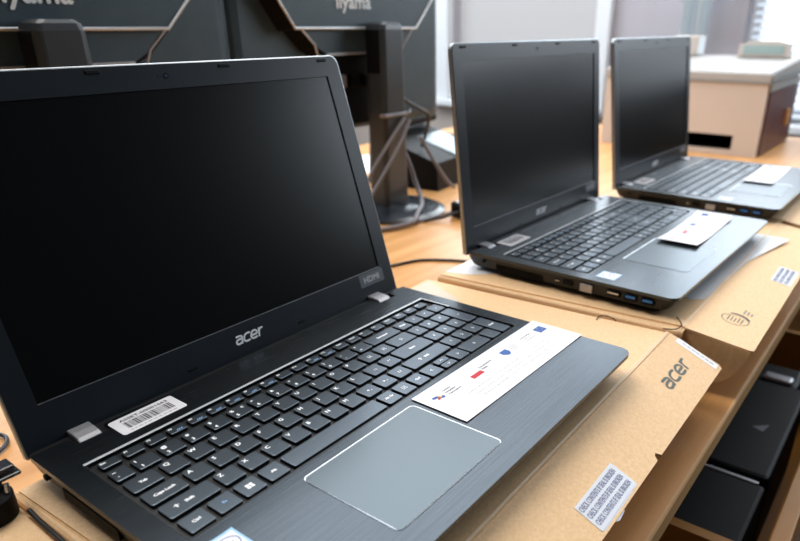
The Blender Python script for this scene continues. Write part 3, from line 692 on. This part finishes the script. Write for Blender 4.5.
# papers on the desk behind the post
sheet([(1120, 690), (1330, 690), (1400, 900), (1180, 940)], DZ+.3, 'white paper on the desk behind the monitor post', M['paper'])
sheet([(880, 520), (985, 540), (1000, 610), (900, 610)], DZ+.3, 'pinkish white note lying near the back of the monitor foot', mat('pink note', (.78, .60, .60), .6))
o = empty('black_marker', (1010, 650, DZ+6.2)); b = MB(); b.tube([(-50, -30, 0), (40, 30, 0), (52, 38, 0)], [6, 6, 4], n=10); b.build('barrel', M['black'], o); b = MB(); b.tube([(-51, -30.7, 0), (-20, -10, 0)], 6.6, n=10); b.build('cap', M['cable'], o)
tag(o, 'black marker pen lying on the desk behind the monitor foot', 'pen')
# dark chair beyond the desk
o = empty('office_chair', (1500, 1500, FZ)); tag(o, 'black office chair backrest in the dark gap left of the monitor post', 'chair')
b = MB(); b.box(-330, 300, -40, 30, 500, 1060, bev=30); b.build('backrest', M['chair'], o)
b = MB(); b.box(-260, 260, 20, 480, 400, 470, bev=25); b.build('seat', M['chair'], o)
b = MB(); b.cyl((0, 250), 28, 60, 400, n=16); b.build('gas_lift', M['black'], o)
for k in range(5):
    a = 2*math.pi*k/5; b = MB(); b.tube([(0, 250, 80), (300*math.cos(a), 250+300*math.sin(a), 40)], [24, 16], n=8); lg = b.build('leg', M['black'], o)
    b = MB(); b.cyl((300*math.cos(a), 250+300*math.sin(a)), 24, 0.5, 45, n=14); b.build('caster', M['black'], lg)

# ------------------------------------------------------------------ black plug and lead at the lower left
o = empty('power_plug', (-31, -9, -23.4)); tag(o, 'black mains plug standing on the cardboard at the lower left', 'plug')
b = MB(); b.cyl((0, 0), 14, 0.1, 15, n=28, r2=14); b.cyl((0, 0), 14, 15, 18, n=28, r2=10.5); b.build('plug_body', M['black'], o)
b = MB(); b.tube([(0, 0, 17), (3, 1, 21), (6, 3, 25)], [8, 7, 6.5], n=14); b.build('neck', M['black'], o)
b = MB(); b.box(-12, 21, -4, 8, 22.5, 25, bev=1); b.box(-8, 19, -2, 10, 27, 30, bev=1); b.build('grip_fins', M['blackgloss'], o)
for dx in (0, 9):
    b = MB(); b.tube([(dx, -8, 17.5), (dx+1, -7, 23)], 1.7, n=10); b.build('pin', M['silver'], o)
cable([(-70, 150, DZ+3), (0, 226, DZ+3), (32, 218, DZ+3), (44, 199, DZ+3), (36, 180, DZ+3), (10, 172, DZ+3), (-60, 178, DZ+3)], 1.9, 'black lead looped on the desk at the left edge beside the laptop hinge')
cable([(-15.5, -22, -21.9), (-16, -30, -21.9), (-16.5, -42, -21.9), (-17, -80, -21.9), (-19, -140, -21.9)], 1.6, 'black lead lying along the seam left of the nearest laptop')

# ------------------------------------------------------------------ beige printer on its side table
tb = tag(empty('side_table', (2200, 220, FZ)), 'beech topped side table carrying the beige printer', 'table')
b = MB(); b.box(-258, 260, -440, 420, DZ-FZ-24, DZ-FZ-.1); b.build('table_top', M['wood'], tb)
for dx in (-240, 215):
    for dy in (-425, 380): b = MB(); b.box(dx, dx+28, dy, dy+28, 0, DZ-FZ-24); b.build('leg', M['woodedge'], tb)
o = tag(empty('printer', (1955, -16, DZ)), 'large beige office printer with a dark slot, at the end of the desk', 'printer')
b = MB()
# body made around the paper slot; local x depth, y width, z height
b.box(0, 430, 0, 70, .2, 205); b.box(0, 430, 222, 478, .2, 205); b.box(0, 430, 70, 222, .2, 16); b.box(0, 430, 70, 222, 57, 205); b.box(200, 430, 70, 222, 16, 57)
b.build('printer_body', M['prn'], o)
b = MB(); b.box(4, 200, 70.5, 221.5, 16, 19); b.build('paper_tray', M['black'], o)
b = MB(); b.box(195, 200, 70.5, 221.5, 19, 57); b.box(4, 195, 219, 221.5, 19, 57); b.box(4, 195, 70.5, 73, 19, 57); b.box(4, 195, 73, 219, 54.5, 57); b.build('slot_lining', M['black'], o)
b = MB(); b.loft([[(-4, -3, 206), (436, -3, 206), (436, 482, 206), (-4, 482, 206)], [(-2, -3, 224), (436, -3, 250), (436, 482, 250), (-2, 482, 224)], [(4, 2, 229), (430, 2, 256), (430, 476, 256), (4, 476, 229)]]); b.build('top_cover', M['prntop'], o)
b = MB(); b.box(-5, 0, 2, 476, 200, 204, bev=.8); b.build('seam_strip', M['prngrey'], o)
b = MB(); b.box(22, 425, -6, 0, 4, 176); b.build('side_reflection', M['prnreflect'], o)  # maroon reflection on the side, painted as a flat panel
b = MB(); b.box(8, 430, -8, -3, 180, 200); b.box(2, 430, -7, -3, 206, 222); b.build('side_rail', M['prngrey'], o)
b = MB(); b.box(300, 330, -14, -6, 60, 110, bev=2); b.build('side_handle', M['woodedge'], o)
o = tag(empty('paper_support', (2330, 95, 164)), 'small arched green grey tray on top of the printer', 'tray')
b = MB(); b.loft([[(0, -80, 2), (0, 80, 2), (0, 74, 40), (0, 40, 48), (0, -40, 48), (0, -74, 40)], [(40, -80, 2), (40, 80, 2), (40, 74, 40), (40, 40, 48), (40, -40, 48), (40, -74, 40)]]); b.build('tray_body', M['prn'], o)
b = MB(); b.box(-2, 0, -62, 62, 10, 36, bev=.8); b.build('tray_window', M['green'], o)
o = tag(empty('small_carton', (2330, 330, 164)), 'small beige carton with a pale side standing on the printer', 'box')
b = MB(); b.box(0, 60, -25, 60, 2, 62, bev=3); b.build('carton_body', M['prn'], o)
b = MB(); b.box(2, 58, -31, -25.5, 4, 60); b.build('pale_side', M['curtain'], o)
# dark shelf right of the printer
o = tag(empty('shelf_unit', (2500, -330, FZ)), 'dark shelf unit at the right edge beyond the printer', 'shelf')
b = MB(); b.box(0, 300, -500, 18-500, 0, 1010); b.box(0, 300, 215, 233, 0, 1010); b.box(285, 300, -480, 215, 0, 1010); b.build('shelf_case', M['black'], o)
for z in (60, 480, 800, 990): b = MB(); b.box(2, 284, -480, 214, z, z+20); b.build('shelf_board', M['black'], o)
for i, (y, z, h) in enumerate(((-250, 500, 190), (-262, 822, 70))):
    tag((lambda q: (q.box(2500+10, 2500+200, y-100, y+60, FZ+z+.5, FZ+z+h, bev=3), q)[1])(MB()).build('paper_stack', M['paper']), ['white paper stack on the lower board of the dark shelf', 'white paper stack on the upper board of the dark shelf'][i], 'paper stack')

# ------------------------------------------------------------------ open drawer under the desk
dr = tag(empty('drawer', (700, -390, -420)), 'open wooden drawer full of black things under the desk front', 'drawer')
b = MB(); b.box(-212, -198, 0, 330, 0, 168); b.build('side_board', M['drawerwood'], dr)
b = MB(); b.box(420, 434, 0, 330, 0, 168); b.build('side_board', M['drawerwood'], dr)
b = MB(); b.box(-198, 420, 0, 330, 0, 6); b.build('bottom_board', M['drawerwood'], dr)
b = MB(); b.box(-225, 445, -20, 0, -20, 182, bev=2); b.build('front_board', M['drawerwood'], dr)
o = tag(empty('black_case', (578, -225, -413.8)), 'black case lying nearest in the open drawer', 'case'); b = MB(); b.box(-76, 70, -140, 100, .2, 145, bev=6); b.build('case_body', M['black'], o)
b = MB(); b.box(66, 71.5, -130, 60, 143, 146.5, bev=.8); b.build('metal_edge', M['hinge'], o)
o = tag(empty('black_case', (780, -225, -413.8)), 'black case with a small grey triangle in the open drawer', 'case'); b = MB(); b.box(-125, 150, -140, 100, .2, 150, bev=6); b.build('case_body', M['black'], o)
b = MB(); b.add([(-14, -108, 150.4), (10, -112, 150.4), (-8, -92, 150.4)], [[0, 1, 2]]); b.build('triangle_mark', mat('mark grey', (.09, .09, .11), .5), o)
o = tag(empty('black_case', (955, -300, -413.8)), 'black case at the far end of the open drawer with a pale strip on top', 'case')
b = MB(); b.box(-22, 55, -50, 50, .2, 146, bev=9); b.build('case_body', M['black'], o)
b = MB(); b.box(-24, -2, -40, 4, 146, 156, bev=4); b.build('pale_strip', M['hinge'], o)
